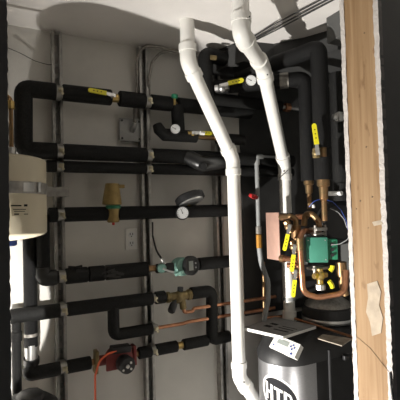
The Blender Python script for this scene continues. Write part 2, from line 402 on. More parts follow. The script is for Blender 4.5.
# G
t = thing('insulated_pipe', 'black insulated pipe, lowest on the wall, with the red pump in line', 'pipe', (g0.x, YP, g0.z), PG)
xp0, xp1 = atY(91, 362, YP).x, atY(138, 352, YP).x
x180 = atY(180, 345, YP).x
part('insulation', MB().tube(fillet([(g0.x, YP+.012, g0.z+.02), (g0.x, YP, g0.z), (X0-G/2, YP, g0.z)], .03), .028, 20), 'foam', t)
segs(t, (Vector((X0+G/2, YP, g0.z)), Vector((xp0, YP, g0.z))), .0275, core=False)
segs(t, (Vector((xp1, YP, g0.z)), Vector((xr-.02, YP, g0.z))), .0265, [(X1, .020), (x180, .03)], core=False)
part('copper_core', MB().tube([(X0, YP, g0.z), (xr-.03, YP, g0.z)], .0135, 14), 'bronze', t)
part('coupling', MB().cyl((x180-.015, YP, g0.z), (x180+.015, YP, g0.z), .017, 8, .003), 'brass', t)
clamp(0, g0.z, YP, .027); clamp(1, g0.z, YP, .026)
# vertical at px 30
v = atY(30.5, 300, 1.79); zt = atY(30, 225, 1.79).z; zb = g0.z+.052
t = thing('insulated_pipe', 'black insulated vertical pipe with a silver taped foot at the far left', 'pipe', (v.x, 1.79, zb), PG)
part('insulation', MB().tube([(v.x, 1.79, zt), (v.x, 1.79, zb+.05)], .0265, 20), 'foam_near', t)
part('silver_tape', MB().tube([(v.x, 1.785, zb+.058), (v.x, 1.782, zb-.012)], [.022, .024], 18), 'steel', t, label='crumpled silver tape')
part('band', MB().tube([(v.x, 1.79, zb+.092), (v.x, 1.79, zb+.104)], .0275, 20), 'conduit', t)
part('tape_wrap', MB().tube([(v.x, 1.785, zb-.018), (v.x, 1.78, zb+.006)], .031, 16), 'tape', t)

# ---------------------------------------------------------------- ball valves
def valve(name_label, o, zdir, lever_dir, L=.085, w=.017, body=True, tilt=0, bm='brass', br=.018, blen=.05, group='yellow-levered ball valves', pipe_dir=None, marks=True):
    """o: stem base; zdir: stem direction (towards viewer); lever_dir: direction the lever points"""
    z = Vector(zdir).normalized(); x = Vector(lever_dir); x = (x-z*x.dot(z)).normalized()
    o = Vector(o); t = thing('ball_valve', name_label, 'valve', o, group)
    m = mtx(o, z, x)
    if body:
        pd = Vector(pipe_dir).normalized() if pipe_dir is not None else x
        c = o - z*br*.9
        part('valve_body', MB().cyl(c-pd*blen/2, c-pd*blen*.22, br*.9, 8, .002).cyl(c+pd*blen*.22, c+pd*blen/2, br*.9, 8, .002).sphere(c, br*1.02), bm, t)
    part('stem', MB(m).cyl((0, 0, -.004), (0, 0, .017), .006, 8).cyl((0, 0, .012), (0, 0, .018), .0085, 6), 'steel', t)
    part('lever', MB(m).prism([(-.012, -w*.42, .011), (.012, -w*.45, .011), (.032, -w*.36, .017), (.036, -w*.36, .017), (.036, w*.36, .017), (.032, w*.36, .017), (.012, w*.45, .011), (-.012, w*.42, .011)], (0, 0, .003)), 'steel', t)
    g = MB(m); n = 8; poly = [(.03, -w/2, .0155)] + [(.03+L-w/2+w/2*math.sin(k*math.pi/n), -w/2*math.cos(k*math.pi/n), .0155) for k in range(n+1)] + [(.03, w/2, .0155)]
    g.prism(poly, (0, 0, .0065))
    gp = part('grip', g, 'yellow', t, label='yellow vinyl grip')
    if marks:
        k = MB(m)
        for f in (.30, .50, .70): k.box((.03+L*f, 0, .0222), (.0045, w*.24, .0008))
        part('grip_print', k, 'ink', gp)
    return t
view = (-.45, -.88, .05)
p = atY(113, 97.0, YP-.036); q = atY(90, 92.5, YP-.036)
valve('ball valve with yellow lever lying along the uppermost wall pipe', p+Vector((-.004, -.004, 0)), (0, -1, .25), q-p, L=.078, w=.019, body=False)
p = atY(193, 133.5, YP-.05); q = atY(217, 135, YP-.05)
t = valve('ball valve with white and yellow lever, touching the left white PVC pipe', p, (0, -1, .1), q-p, L=.065, w=.017, br=.017)
part('white_sleeve', MB().tube([p+Vector((.028, -.020, .001)), p+Vector((.050, -.021, 0))], .0095, 12), 'white', t, label='white sleeve on the lever')

# ---------------------------------------------------------------- gauges
def gauge(label, c, n, r, stem_to=None, depth=.03, up=(0, 0, 1), body='blackplastic', needle=60, group='round white dial gauges'):
    n = Vector(n).normalized(); c = Vector(c); t = thing('pressure_gauge', label, 'gauge', c, group)
    m = mtx(c, n, up)
    part('case', MB(m).lathe([(r*.7, -depth), (r, -depth*.8), (r, 0), (r*.96, .002), (r*.88, .002), (r*.86, -.001)], seg=32), body, t)
    d = part('dial', MB(m).lathe([(0, .0002), (r*.86, .0002), (r*.86, -.002)], seg=32), 'dial', t)
    k = MB(m)
    for i in range(11):
        a = R(-135+27*i); k.box((r*.70*math.cos(a), r*.70*math.sin(a), .0006), (r*.14, r*.035, .0006), Matrix.Rotation(a, 3, 'Z'))
    part('scale_marks', k, 'ink', d)
    a = R(needle); part('needle', MB(m).box((r*.25*math.cos(a), r*.25*math.sin(a), .0012), (r*.72, r*.05, .0006), Matrix.Rotation(a, 3, 'Z')).cyl((0, 0, 0), (0, 0, .002), r*.09, 10), 'ink', d)
    if stem_to is not None: part('stem', MB().tube([c-n*depth*.6, stem_to], .007, 10), 'brass', t)
    return t
c = atY(175.3, 129, YP-.062); gauge('small white dial gauge on the insulated drop beneath the green knob', c, (-.35, -.9, .05), .026, c+Vector((.01, .04, 0)), .02)
c = atY(182.5, 213, YP-.05); gauge('white dial gauge in a black case on the pipe left of the white PVC pipe', c, (-.25, -.95, 0), .0325, c+Vector((0, .05, 0)), .03, needle=20)
c = atD(251, 80.5, 1.80); gauge('white dial gauge beside the upper bend of the right white PVC pipe', c, (-.5, -.85, -.1), .027, c+Vector((.03, .06, 0)), .03)
c = atY(190, 199, YP-.03)
t = thing('dial_thermometer', 'black round thermometer case tipped on its back above the white dial gauge', 'gauge', c)
m = mtx(c, (-.18, .35, .9), (1, 0, 0))
part('case', MB(m).lathe([(.064, -.016), (.072, -.011), (.072, .014), (.064, .020)], seg=36), 'blackplastic', t)
part('rim', MB(m).lathe([(.056, -.021), (.063, -.0155), (.056, -.015)], seg=36), 'steel', t)
part('stem', MB().tube([c, (c.x, YP, d0.z+.025)], .010, 12), 'brass', t)

# green knob
c = atY(174.5, 101, YP-.03)
t = thing('drain_valve', 'small green plastic valve knob on top of the uppermost wall pipe', 'valve', c)
part('knob', MB().lathe([(.012, .012), (.0155, .014), (.0165, .022), (.0155, .030), (.010, .033)], c, (0, -.15, 1), 12), 'green', t)
part('stem', MB().cyl(c-Vector((0, 0, .02)), c+Vector((0, 0, .014)), .007, 10), 'brass', t)

# gold vent on pipe C
c = Vector((xv, YP, d0.z)); k = .0042
t = thing('air_vent', 'gold cone-shaped air vent standing on the insulated pipe above the outlet', 'vent', c)
part('body', MB().lathe([(0, -.040), (.022, -.040), (.027, -.035), (.024, -.012), (.027, .016), (.030, .020)], c-Vector((0, .012, 0)), (0, 0, 1), 24), 'ventgold', t)
part('seal_ring', MB().lathe([(.030, .020), (.033, .022), (.033, .034), (.030, .036)], c-Vector((0, .012, 0)), (0, 0, 1), 24), 'green', t)
part('cap', MB().lathe([(.030, .036), (.043, .040), (.041, .058), (.030, .128), (.029, .132), (.022, .132)], c-Vector((0, .012, 0))-Vector((.006, 0, 0)), (.03, 0, 1), 24), 'ventgold', t)
part('release_tab', MB().box(c+Vector((.036, -.012, .120)), (.034, .016, .016), bev=.003), 'ventgold', t)
part('drain_tip', MB().lathe([(.004, -.052), (.006, -.050), (.006, -.040)], c-Vector((0, .012, 0)), (0, 0, 1), 12), 'redplastic', t)

# ---------------------------------------------------------------- digital meter (teal) on D
c = Vector((atY(178, 270, YP).x, YP-.01, e0.z-.002))
t = thing('flow_meter', 'teal flow meter with round black digital display on the wall pipe', 'meter', c)
n = Vector((.22, -.97, .05)).normalized()
part('housing', MB().lathe([(.026, -.02), (.040, -.015), (.044, 0), (.044, .035), (.040, .042)], c+Vector((.006, .01, 0)), n, 28), 'teal', t)
f = c+Vector((.006, .01, 0))+n*.042+Vector((.034, 0, .002))
dsp = part('display', MB().lathe([(.040, -.02), (.046, -.014), (.046, .008), (.042, .012), (.036, .012), (.035, .008)], f, n, 32), 'blackplastic', t)
m = mtx(f+n*.008, n, (1, 0, 0))
part('lcd', MB(m).box((-.006, 0, .001), (.026, .044, .003)), 'lcd', dsp)
for sy in (-1, 1): part('button', MB(m).cyl((.022, sy*.010, 0), (.022, sy*.010, .004), .004, 10), 'greypipe', dsp)
part('bracket', MB().box(c+Vector((.062, -.01, .045)), (.006, .006, .03)), 'steel', t)
part('port', MB().cyl(c-Vector((.115, 0, 0)), c+Vector((.09, 0, 0)), .022, 16, .003), 'blackplastic', t)
part('plug', MB().box(c+Vector((-.02, -.05, -.022)), (.045, .018, .016), Matrix.Rotation(-.3, 3, 'Y'), .003), 'teal', t)
c2 = Vector((atY(159, 268.5, YP).x, YP-.03, e0.z+.002))
t2 = thing('drain_valve', 'small round teal drain valve left of the digital meter', 'valve', c2)
part('body', MB().lathe([(.012, -.03), (.02, -.02), (.022, .012), (.018, .018), (.01, .02)], c2, (-.2, -1, 0), 18), 'teal', t2)
part('spindle', MB().tube([c2+Vector((0, -.02, 0)), c2+Vector((.022, -.028, -.012)), c2+Vector((.05, -.03, -.02))], .005, 8), 'steel', t2)
pts = [atY(152.5, 222, YW-.01), atY(152.5, 235, YW-.01), atY(156, 250, YW-.02), atY(161, 258, YP-.03), atY(165, 264, YP-.035)]
wv = solo('sensor_cable', MB().tube(fillet(pts, .05), .0045, 10), 'rubber', 'black sensor cable dropping from the white dial to the teal meter', 'cable')
part('connector', MB().tube([pts[3], pts[4]], .008, 10), 'steel', wv)

# mixing valve on E
c = Vector((atY(178, 299, YE).x, YE-.005, f0.z-.004))
t = thing('mixing_valve', 'brass mixing valve with a black knob above the copper lines', 'valve', c)
part('body', MB().cyl(c-Vector((.05, 0, 0)), c+Vector((.055, 0, 0)), .021, 16, .004).sphere(c+Vector((0, 0, -.006)), .029).cyl(c+Vector((.02, -.01, -.06)), c+Vector((.012, -.01, 0)), .016, 14, .002), 'dullbrass', t)
part('union_nut', MB().cyl(c-Vector((.062, 0, 0)), c-Vector((.042, 0, 0)), .026, 8, .003), 'dullbrass', t)
part('union_nut', MB().cyl(c+Vector((.045, 0, 0)), c+Vector((.066, 0, 0)), .026, 8, .003), 'dullbrass', t)
part('knob', MB().lathe([(.008, 0), (.008, .02), (.016, .022), (.018, .036), (.018, .062), (.014, .068)], c+Vector((-.018, -.01, -.012)), (-.55, -.45, -.65), 14), 'blackplastic', t)
part('top_port', MB().cyl(c+Vector((.01, 0, .02)), c+Vector((.012, 0, .042)), .014, 12, .002), 'blackplastic', t)
# copper lines
def ctube(name, label, pts, r, fr=.03, m='copper', cat='pipe', group=None): return solo(name, MB().tube(fillet(pts, fr), r, 14), m, label, cat, group)
YC = 1.742
z1 = zl
ctube('copper_pipe', 'bare copper line leaving the black square branch loop, lower of the two', [(xle-.02, YE, z1), (atY(183, 323, YE).x, YE, z1), (atY(188, 322, YE).x, YE, z1+.004), (1.32, YE, z1+.004)], .0085, group='bare copper lines behind the left PVC pipe')
cc = c+Vector((.02, -.01, -.055))
ctube('copper_pipe', 'bare copper line leaving the foot of the brass mixing valve, upper of the two', [cc, cc+Vector((.004, 0, -.022)), (cc.x+.05, YE-.01, cc.z-.024), (cc.x+.055, YE-.01, cc.z-.012), (1.32, YE-.01, cc.z-.012)], .0085, .012, group='bare copper lines behind the left PVC pipe')

# ---------------------------------------------------------------- red circulator pump
c = Vector((atY(116, 357, YP).x, YP, g0.z))
t = thing('circulator_pump', 'red circulator pump on the lowest wall pipe', 'pump', c)
part('volute', MB().lathe([(.035, -.03), (.044, -.025), (.046, .015), (.040, .03), (.036, .032)], c, (0.1, -1, 0), 28).cyl(c-Vector((.085, 0, 0)), c+Vector((.080, 0, 0)), .022, 18, .003), 'red', t)
part('flange', MB().box(c-Vector((.088, 0, 0)), (.016, .05, .095), Matrix.Rotation(.05, 3, 'Y'), .004), 'dullbrass', t)
part('flange', MB().box(c+Vector((.080, 0, 0)), (.016, .05, .085), bev=.004), 'red', t)
part('motor_flange', MB().box(c+Vector((.004, -.036, 0)), (.115, .012, .078), bev=.006), 'red', t)
mo = part('motor', MB().lathe([(.034, .035), (.036, .04), (.036, .085), (.032, .092), (.012, .092)], c+Vector((.018, 0, -.012)), (0.1, -1, 0), 28), 'blackplastic', t)
part('motor_screw', MB().cyl(c+Vector((.024, -.10, -.012)), c+Vector((.024, -.088, -.012)), .008, 10).cyl(c+Vector((.040, -.095, 0)), c+Vector((.040, -.085, 0)), .005, 8).cyl(c+Vector((.006, -.095, -.026)), c+Vector((.006, -.085, -.026)), .005, 8).cyl(c+Vector((.040, -.095, -.026)), c+Vector((.040, -.085, -.026)), .005, 8), 'steel', mo)
part('terminal_box', MB().box(c+Vector((.012, -.03, .046)), (.085, .05, .028), Matrix.Rotation(.05, 3, 'Y'), .004), 'blackplastic', t)
pts = [c+Vector((-.004, -.05, .048)), c+Vector((-.05, -.055, .042)), c+Vector((-.085, -.055, .02)), c+Vector((-.103, -.05, -.04)), c+Vector((-.105, -.05, -.26)), Vector((c.x-.103, c.y-.05, .006)), Vector((c.x-.3, c.y-.05, .006))]
solo('power_cable', MB().tube(fillet(pts, .05), .0045, 10), 'orange', 'orange cable hanging from the red pump', 'cable')

# ---------------------------------------------------------------- junction box, conduits, outlet
p = atY(129, 131, YW)
t = thing('junction_box', 'square grey junction box with a conduit, left of the middle strut', 'electrical box', p)
part('box', MB().box((p.x, YW-.012, p.z), (.100, .024, .100), bev=.004), 'greybox', t)
cv = part('cover', MB().box((p.x, YW-.026, p.z), (.108, .004, .108), bev=.002), 'greybox', t)
for sx in (-1, 1):
    for sz in (-1, 1): part('screw', MB().cyl((p.x+sx*.042, YW-.031, p.z+sz*.042), (p.x+sx*.042, YW-.027, p.z+sz*.042), .005, 10), 'blackplastic', cv)
part('connector', MB().tube([(p.x+.01, YW-.06, p.z+.028), (p.x+.008, YW-.045, p.z+.004), (p.x+.008, YW-.024, p.z-.004)], .011, 12), 'steel', t)
q = Vector((p.x+.01, YW-.06, p.z+.028))
P = lambda px, py, Y=YW-.055: atY(px, py, Y)
c1_ = [q, P(134, 112, YW-.03), P(137, 88, YW-.02), P(136.5, 62), P(140, 50), P(147, 45.5), P(160, 47), P(176, 52), P(192, 55), P(230, 62)]
solo('flexible_conduit', MB().tube(fillet(c1_, .06, 5), .0068, 10), 'conduit', 'flexible steel conduit rising from the junction box, bending over the strut top', 'conduit', 'flexible steel conduits')
c2_ = [P(149, 140, YW-.012), P(149, 100, YW-.012), P(149, 80), P(152, 62), P(160, 53), P(172, 50), P(186, 53), P(230, 58)]
solo('flexible_conduit', MB().tube(fillet(c2_, .06, 5), .0068, 10), 'conduit', 'flexible steel conduit hugging the right edge of the middle strut, arching off under the ceiling', 'conduit', 'flexible steel conduits')
p = atY(131, 239, YW)
t = thing('wall_outlet', 'white duplex wall outlet on the back wall beneath the gold vent', 'outlet', p)
pl_ = part('cover_plate', MB().box((p.x, YW-.003, p.z), (.058, .006, .100), bev=.002), 'white', t)
o = MB()
for s in (-1, 1): o.lathe([(.0155, 0), (.0155, .0015), (.014, .002)], (p.x, YW-.006, p.z+s*.021), (0, -1, 0), 20)
soc = part('socket', o, 'dial', t)
o = MB()
for s in (-1, 1):
    for dx in (-.006, .006): o.box((p.x+dx, YW-.0084, p.z+s*.021+.003), (.003, .001, .010))
    o.cyl((p.x, YW-.0088, p.z+s*.021-.008), (p.x, YW-.0078, p.z+s*.021-.008), .0028, 8)
part('slot', o, 'ink', soc)
part('screw', MB().cyl((p.x, YW-.0075, p.z), (p.x, YW-.005, p.z), .003, 8), 'steel', t)

# ---------------------------------------------------------------- expansion tank on the left
tc_ = Vector((.018, 1.60, 0)); rt = .150
ztop = atY(12, 155, 1.50).z + .012; zsh = atY(47, 163, 1.60).z; zbs = atY(47, 231, 1.60).z; zbot = atY(8, 241, 1.50).z-.004
t = thing('expansion_tank', 'beige steel expansion tank strapped to the wall at the left edge', 'tank', (tc_.x, tc_.y, zbot))
pr = []
for k in range(9): a = R(90*k/8); pr.append((rt*math.sin(a), zbs-(zbs-zbot)*math.cos(a)))
pr.append((rt, (zbs+zsh)/2))
for k in range(9): a = R(90*k/8); pr.append((rt*math.cos(a), zsh+(ztop-zsh)*math.sin(a)))
part('shell', MB().lathe([(r, z) for r, z in pr], (tc_.x, tc_.y, 0), (0, 0, 1), 64), 'tank', t)
zst = atY(30, 187, 1.45).z
sp = MB().lathe([(rt+.0005, zst-.020), (rt+.003, zst-.020), (rt+.003, zst+.020), (rt+.0005, zst+.020)], (tc_.x, tc_.y, 0), (0, 0, 1), 64)
st = part('strap', sp, 'strut', t)
xx = X0+.02
part('strap_arm', MB().box(((tc_.x+rt-.01+xx)/2, 1.735, zst), (xx-tc_.x-rt+.03, .004, .040)).box((xx, 1.77, zst), (.004, .07, .04)), 'strut', t)
def on_tank(px, py, dr=0.0):
    r = ray(px, py); ox, oy = -tc_.x, -tc_.y; aa = r.x**2+r.y**2; bb = 2*(r.x*ox+r.y*oy); c_ = ox*ox+oy*oy-(rt+dr)**2
    s = (-bb-math.sqrt(max(0, bb*bb-4*aa*c_)))/(2*aa); return CAM+r*s
def tank_patch(px0, px1, py0, py1, dr, n=6):
    b = MB(); rows = []
    for k in range(n+1):
        px = px0+(px1-px0)*k/n; rows.append([b.b.verts.new(on_tank(px, py, dr)) for py in (py0, py1)]+[b.b.verts.new(on_tank(px, py, dr-.004)) for py in (py1, py0)])
    for k in range(n):
        for j in range(4): b.b.faces.new((rows[k][j], rows[k][(j+1) % 4], rows[k+1][(j+1) % 4], rows[k+1][j]))
    b.b.faces.new(rows[0]); b.b.faces.new(rows[-1]); return b
part('strap_plate', tank_patch(23.5, 34.5, 182.5, 191.5, .0045), 'steel', t, label='bright steel plate on the strap')
part('strap_bolt', tank_patch(38.5, 41.5, 182, 192, .008, 3), 'steel', t)
lb = part('rating_label', tank_patch(11, 29, 203, 216, .0006), 'tank', t)
lw = MB(); 
for (x0, x1, y0, y1) in ((11, 21.5, 205, 206.3), (24, 27.5, 204.3, 206.5), (13, 26, 209, 209.7), (14, 25, 211, 211.6), (14, 19, 213.5, 214.8), (24, 28, 213.7, 214.5)):
    q_ = tank_patch(x0, x1, y0, y1, .0012, 3); me = bpy.data.meshes.new('t'); q_.b.to_mesh(me); q_.b.free(); lw.b.from_mesh(me); bpy.data.meshes.remove(me)
part('label_print', lw, 'ink', lb)
pb = atY(13, 241, 1.56)
part('air_cap', MB().lathe([(.020, -.014), (.026, -.010), (.026, .02), (.018, .03)], (tc_.x+.022, tc_.y, zbot-.006), (0, 0, 1), 20), 'blue', t, label='blue plastic cap')
# tank fittings above (copper nipple near left edge)
q = atY(11.5, 118, 1.60); q2 = atY(11.5, 150, 1.60)
t = thing('tank_riser', 'slim copper riser with steel nuts above the beige tank at the left edge', 'pipe', (q2.x, 1.6, ztop-.02))
part('riser', MB().tube(fillet([(q2.x+.0, 1.6, ztop-.03), (q2.x, 1.6, ztop+.22), (q2.x-.35, 1.6, ztop+.22)], .03), .008, 12), 'bronze', t)
part('nut', MB().cyl((q2.x, 1.6, ztop-.012), (q2.x, 1.6, ztop+.03), .016, 8, .002), 'steel', t)
part('nut', MB().cyl((q2.x, 1.6, ztop+.17), (q2.x, 1.6, ztop+.20), .013, 8, .002), 'brass', t)
pts = [atY(6, 47, YW-.02), atY(20, 53, YW-.015), atY(35, 61, YW-.012), atY(49, 65, YW-.02), atY(54, 64, YW-.041)]
solo('wire', MB().tube(fillet(pts, .05), .0016, 8), 'rubber', 'thin dark wire running to the top of the left strut', 'wire')
# dark tank at lower left corner
p = atY(31, 396.5, 1.62)
t = thing('filter_housing', 'dark rounded canister top peeping in at the lower left corner', 'canister', (p.x, 1.62, 0))
part('dome', MB().lathe([(.12, -p.z), (.12, -.06), (.108, -.03), (.08, -.008), (.04, 0), (0, .001)], (p.x-.015, 1.62, p.z), (0, 0, 1), 40), 'blackpaint', t)
part('cap', MB().lathe([(.048, -.002), (.05, 0), (.048, .018), (.038, .026), (0, .028)], (p.x-.004, 1.60, p.z), (0, 0, 1), 8), 'blackplastic', t)

# ---------------------------------------------------------------- white PVC flue pipes
def pvc(label, pts, r, hubs, marks):
    t = thing('pvc_pipe', label, 'pipe', pts[-1], 'white PVC flue pipes')
    part('pipe', MB().tube(fillet(pts, .07, 8), r, 28), 'pvc', t)
    for i in hubs:
        P0 = pts[i]
        for j in (-1, 1):
            d = (pts[i+j]-P0); L = d.length; d.normalize()
            if L < .09: continue
        a, b = (pts[i-1]-P0).normalized(), (pts[i+1]-P0).normalized()
        la, lb_ = .062, .062
        arc = fillet([P0+a*la, P0, P0+b*lb_], .07, 8)
        part('elbow', MB().tube(arc, r*1.10, 28), 'pvc', t)
        part('elbow_hub', MB().tube([P0+a*(la-.018), P0+a*(la+.012)], r*1.21, 28), 'pvc', t)
        part('elbow_hub', MB().tube([P0+b*(lb_-.018), P0+b*(lb_+.012)], r*1.21, 28), 'pvc', t)
    for (px, py, d, r_) in marks: pass
    return t
rp = .0312
L = [atD(187.5, 24, 1.72), atD(188, 62, 1.70), atD(233, 160, 1.94), atD(238.5, 378, 1.90), atD(254, 399, 1.95), atD(266, 406, 1.99)]
L[0].x, L[0].y = L[1].x, L[1].y; L[0].z = ZCEIL
L[3].x, L[3].y = L[2].x, L[2].y
LP = pvc('white PVC pipe standing left, dropping from the ceiling in front of the wall struts', L, rp, (1, 2, 3), [])
Q = [atD(240, -20, 1.42), atD(241.5, 35, 1.42), atD(262.5, 66, 1.72), atD(284.5, 166, 2.13), atD(287.5, 318, 2.15)]
Q[0].x, Q[0].y = Q[1].x, Q[1].y; Q[0].z = ZCEIL; Q[4].x, Q[4].y = Q[3].x, Q[3].y
RP = pvc('white PVC pipe standing right, entering the boiler top behind the copper plate exchanger', Q, .0305, (1, 2, 3), [])
part('band', MB().tube([Q[4]+Vector((0, 0, .105)), Q[4]+Vector((0, 0, .120))], .0335, 24), 'greypipe', RP)
part('socket', MB().tube([Q[4]+Vector((0, 0, -.05)), Q[4]+Vector((0, 0, .05))], .037, 24), 'pvc', RP)
# ink ticks, printed on elbows
def tick(parent, pa, pb, r=.0016): part('ink_mark', MB().tube([pa, pb], r, 6), 'ink', parent)
def surf(px, py, d): return atD(px, py, d)
for (x, y, d) in ((249.5, 16.5, 1.385), (267.5, 74.5, 1.705), (244, 382, 1.685), (284, 171, 2.095)):
    tick(RP if x != 244 else LP, surf(x-.6, y, d), surf(x+.6, y+.3, d), .003)
for (pa, pb, d, o_) in (((279.5, 178), (288, 170), 2.093, RP),):
    tick(o_, surf(*pa, d), surf(*pb, d), .002)

# ---------------------------------------------------------------- grey riser with red knob
gp = [atD(284, 160, 2.2), atD(256.5, 157, 2.12), atD(258, 232, 2.12)]
gp[0].z = gp[1].z; gp[2].x, gp[2].y = gp[1].x, gp[1].y
t = thing('grey_pipe', 'thin grey pipe with an elbow, between the two white PVC pipes', 'pipe', gp[2])
part('pipe', MB().tube(fillet(gp, .03), .0115, 16), 'greypipe', t)
part('elbow', MB().tube(fillet([gp[1]+(gp[0]-gp[1]).normalized()*.035, gp[1], gp[1]-Vector((0, 0, .04))], .025), .0165, 16), 'greypipe', t)
part('union_nut', MB().cyl(gp[2]+Vector((0, 0, -.01)), gp[2]+Vector((0, 0, .03)), .016, 8, .002), 'conduit', t)
part('brass_fitting', MB().cyl(gp[2]+Vector((0, 0, -.085)), gp[2]+Vector((0, 0, -.012)), .016, 8, .003), 'orangebrass', t)
rk = atD(253.5, 196.5, 2.08)
t = thing('valve_knob', 'red tap knob on the thin grey pipe', 'valve', rk)
part('knob', MB().lathe([(.010, -.012), (.024, -.008), (.026, 0), (.024, .008), (.010, .012)], rk, (.3, -.3, 1), 10), 'redplastic', t)
part('stem', MB().tube([rk, gp[1]*.0+Vector((gp[1].x, gp[1].y, rk.z))], .006, 8), 'brass', t)
hp = [gp[2]+Vector((0, 0, -.08)), atD(261, 262, 2.1), atD(268, 282, 2.06), atD(268, 300, 2.04), atD(264, 320, 2.02), atD(263, 330, 2.02)]
t = solo('flexible_hose', MB().tube(fillet(hp, .12, 8), .0135, 14), 'greypipe', 'grey flexible hose sagging from the orange brass fitting to the boiler top', 'hose')
ctube('copper_pipe', 'slim dark copper riser behind the grey flexible hose', [atD(263.5, 262, 2.16), atD(264, 300, 2.16), Vector((atD(264, 318, 2.16).x, atD(264, 318, 2.16).y, .9))], .009, m='bronze')

# ---------------------------------------------------------------- boiler
bc = Vector((1.212, 1.522, 0)); bR = .134; zlip = .862; ztopb = .972
t = thing('boiler', 'stainless fronted boiler with black hood and control panel', 'boiler', (bc.x+.1, bc.y, 0))
def plan(R_c, x1, y0, y1, n=24, off=0):
    pts = [(x1, y0)]
    for k in range(n+1):
        a = R(270-180*k/n); pts.append((bc.x+off+R_c*math.cos(a), bc.y+R_c*math.sin(a)))
    pts += [(bc.x+.08, bc.y+R_c), (bc.x+.08, y1), (x1, y1)]
    return pts
def loft(levels, cap=True):
    b = MB(); rings = [[b.b.verts.new((x, y, z)) for x, y in pl] for pl, z in levels]
    n = len(rings[0])
    for i in range(len(rings)-1):
        for k in range(n): b.b.faces.new((rings[i][k], rings[i][(k+1) % n], rings[i+1][(k+1) % n], rings[i+1][k]))
    if cap: b.b.faces.new(rings[0]); b.b.faces.new(rings[-1])
    return b
part('cabinet', loft([(plan(bR-.004, 1.74, bc.y-bR+.004, 1.80), .05), (plan(bR-.004, 1.74, bc.y-bR+.004, 1.80), zlip+.01)]), 'blackpaint', t)
# stainless front wrap
sw = MB(); ring = [(bc.x+.058, bc.y-bR)] + [(bc.x+bR*math.cos(R(270-180*k/40)), bc.y+bR*math.sin(R(270-180*k/40))) for k in range(41)]
zs = [.08, .30, .55, .7, .80, zlip+.004]; V = [[sw.b.verts.new((x, y, z)) for x, y in ring] for z in zs]
for i in range(len(zs)-1):
    for k in range(len(ring)-1): sw.b.faces.new((V[i][k], V[i][k+1], V[i+1][k+1], V[i+1][k]))
fp = part('front_panel', sw, 'brushed', t)
hd = part('hood', loft([(plan(bR+.003, 1.745, bc.y-bR-.003, 1.805), zlip), (plan(bR+.004, 1.745, bc.y-bR-.003, 1.805), zlip+.03), (plan(bR-.012, 1.745, bc.y-bR-.001, 1.805, off=.02), ztopb-.02), (plan(bR-.03, 1.74, bc.y-bR+.012, 1.80, off=.035), ztopb-.004)]), 'blackplastic', t)
# logo : oval ring and letters raised on the front panel
s0 = None
def cylhit(px, py, Rr):
    r = ray(px, py); ox, oy = -bc.x, -bc.y; aa = r.x**2+r.y**2; bb = 2*(r.x*ox+r.y*oy); c_ = ox*ox+oy*oy-Rr*Rr
    D_ = bb*bb-4*aa*c_
    s = (-bb-math.sqrt(max(0, D_)))/(2*aa); return CAM+r*s
hc = cylhit(279.5, 397.5, bR); th0 = math.atan2(hc.y-bc.y, hc.x-bc.x)
if th0 < 0: th0 += 2*math.pi
TILT = -.33
def surfpt(a_, b_, dr):
    s = a_; z = hc.z+b_+TILT*a_
    th = th0 + s/bR
    return Vector((bc.x+(bR+dr)*math.cos(th), bc.y+(bR+dr)*math.sin(th), z))
def poly_ring(b, outer, inner, dr):
    n = len(outer); O = [b.b.verts.new(surfpt(x, y, dr)) for x, y in outer]; I = [b.b.verts.new(surfpt(x, y, dr)) for x, y in inner]
    for k in range(n): b.b.faces.new((O[k], O[(k+1) % n], I[(k+1) % n], I[k]))
    O2 = [b.b.verts.new(surfpt(x, y, dr-.0018)) for x, y in outer]
    for k in range(n): b.b.faces.new((O[k], O2[k], O2[(k+1) % n], O[(k+1) % n]))
ell = lambda A, B, n=56: [(A*math.cos(2*math.pi*k/n), B*math.sin(2*math.pi*k/n)) for k in range(n)]
b = MB(); poly_ring(b, ell(.0885, .086), ell(.079, .0765), .0016)
lg = part('logo_ring', b, 'white', fp)
b = MB(); prev = None
for f in (1, .8, .6, .4, .2):
    rg_ = [b.b.verts.new(surfpt(x*f, y*f, .0008)) for x, y in ell(.080, .0775)]
    if prev:
        for k in range(len(rg_)): b.b.faces.new((prev[k], prev[(k+1) % len(rg_)], rg_[(k+1) % len(rg_)], rg_[k]))
    prev = rg_
b.b.faces.new(prev)
part('logo_field', b, 'ink', fp)
def stroke(b, x0, x1, y0, y1, dr=.0018):
    n = max(1, int((x1-x0)/.004)); T = []
    for k in range(n+1):
        x = x0+(x1-x0)*k/n; T.append([b.b.verts.new(surfpt(x, y, dr)) for y in (y0, y1)])
    for k in range(n): b.b.faces.new((T[k][0], T[k+1][0], T[k+1][1], T[k][1]))
b = MB(); h = .037; w = .0122
def letterH(x): stroke(b, x, x+w, -h, h); stroke(b, x+.026, x+.026+w, -h, h); stroke(b, x+w, x+.026, -.006, .006)
def letterT(x): stroke(b, x, x+.038, h-.012, h); stroke(b, x+.013, x+.013+w, -h, h-.012)
def letterP(x):
    stroke(b, x, x+w, -h, h); n = 16; cy = .012; ro, ri = .022, .0115; px_ = x+w+.006
    stroke(b, x+w, px_, cy+ri, cy+ro); stroke(b, x+w, px_, cy-ro, cy-ri)
    O = [(px_+ro*.8*math.sin(math.pi*k/n), cy+ro*math.cos(math.pi*k/n)) for k in range(n+1)]; I = [(px_+ri*.7*math.sin(math.pi*k/n), cy+ri*math.cos(math.pi*k/n)) for k in range(n+1)]
    vo = [b.b.verts.new(surfpt(*q, .0018)) for q in O]; vi = [b.b.verts.new(surfpt(*q, .0018)) for q in I]
    for k in range(n): b.b.faces.new((vo[k], vo[k+1], vi[k+1], vi[k]))
letterH(-.068); letterT(-.0240); letterP(.0200)
part('logo_letters', b, 'white', fp)
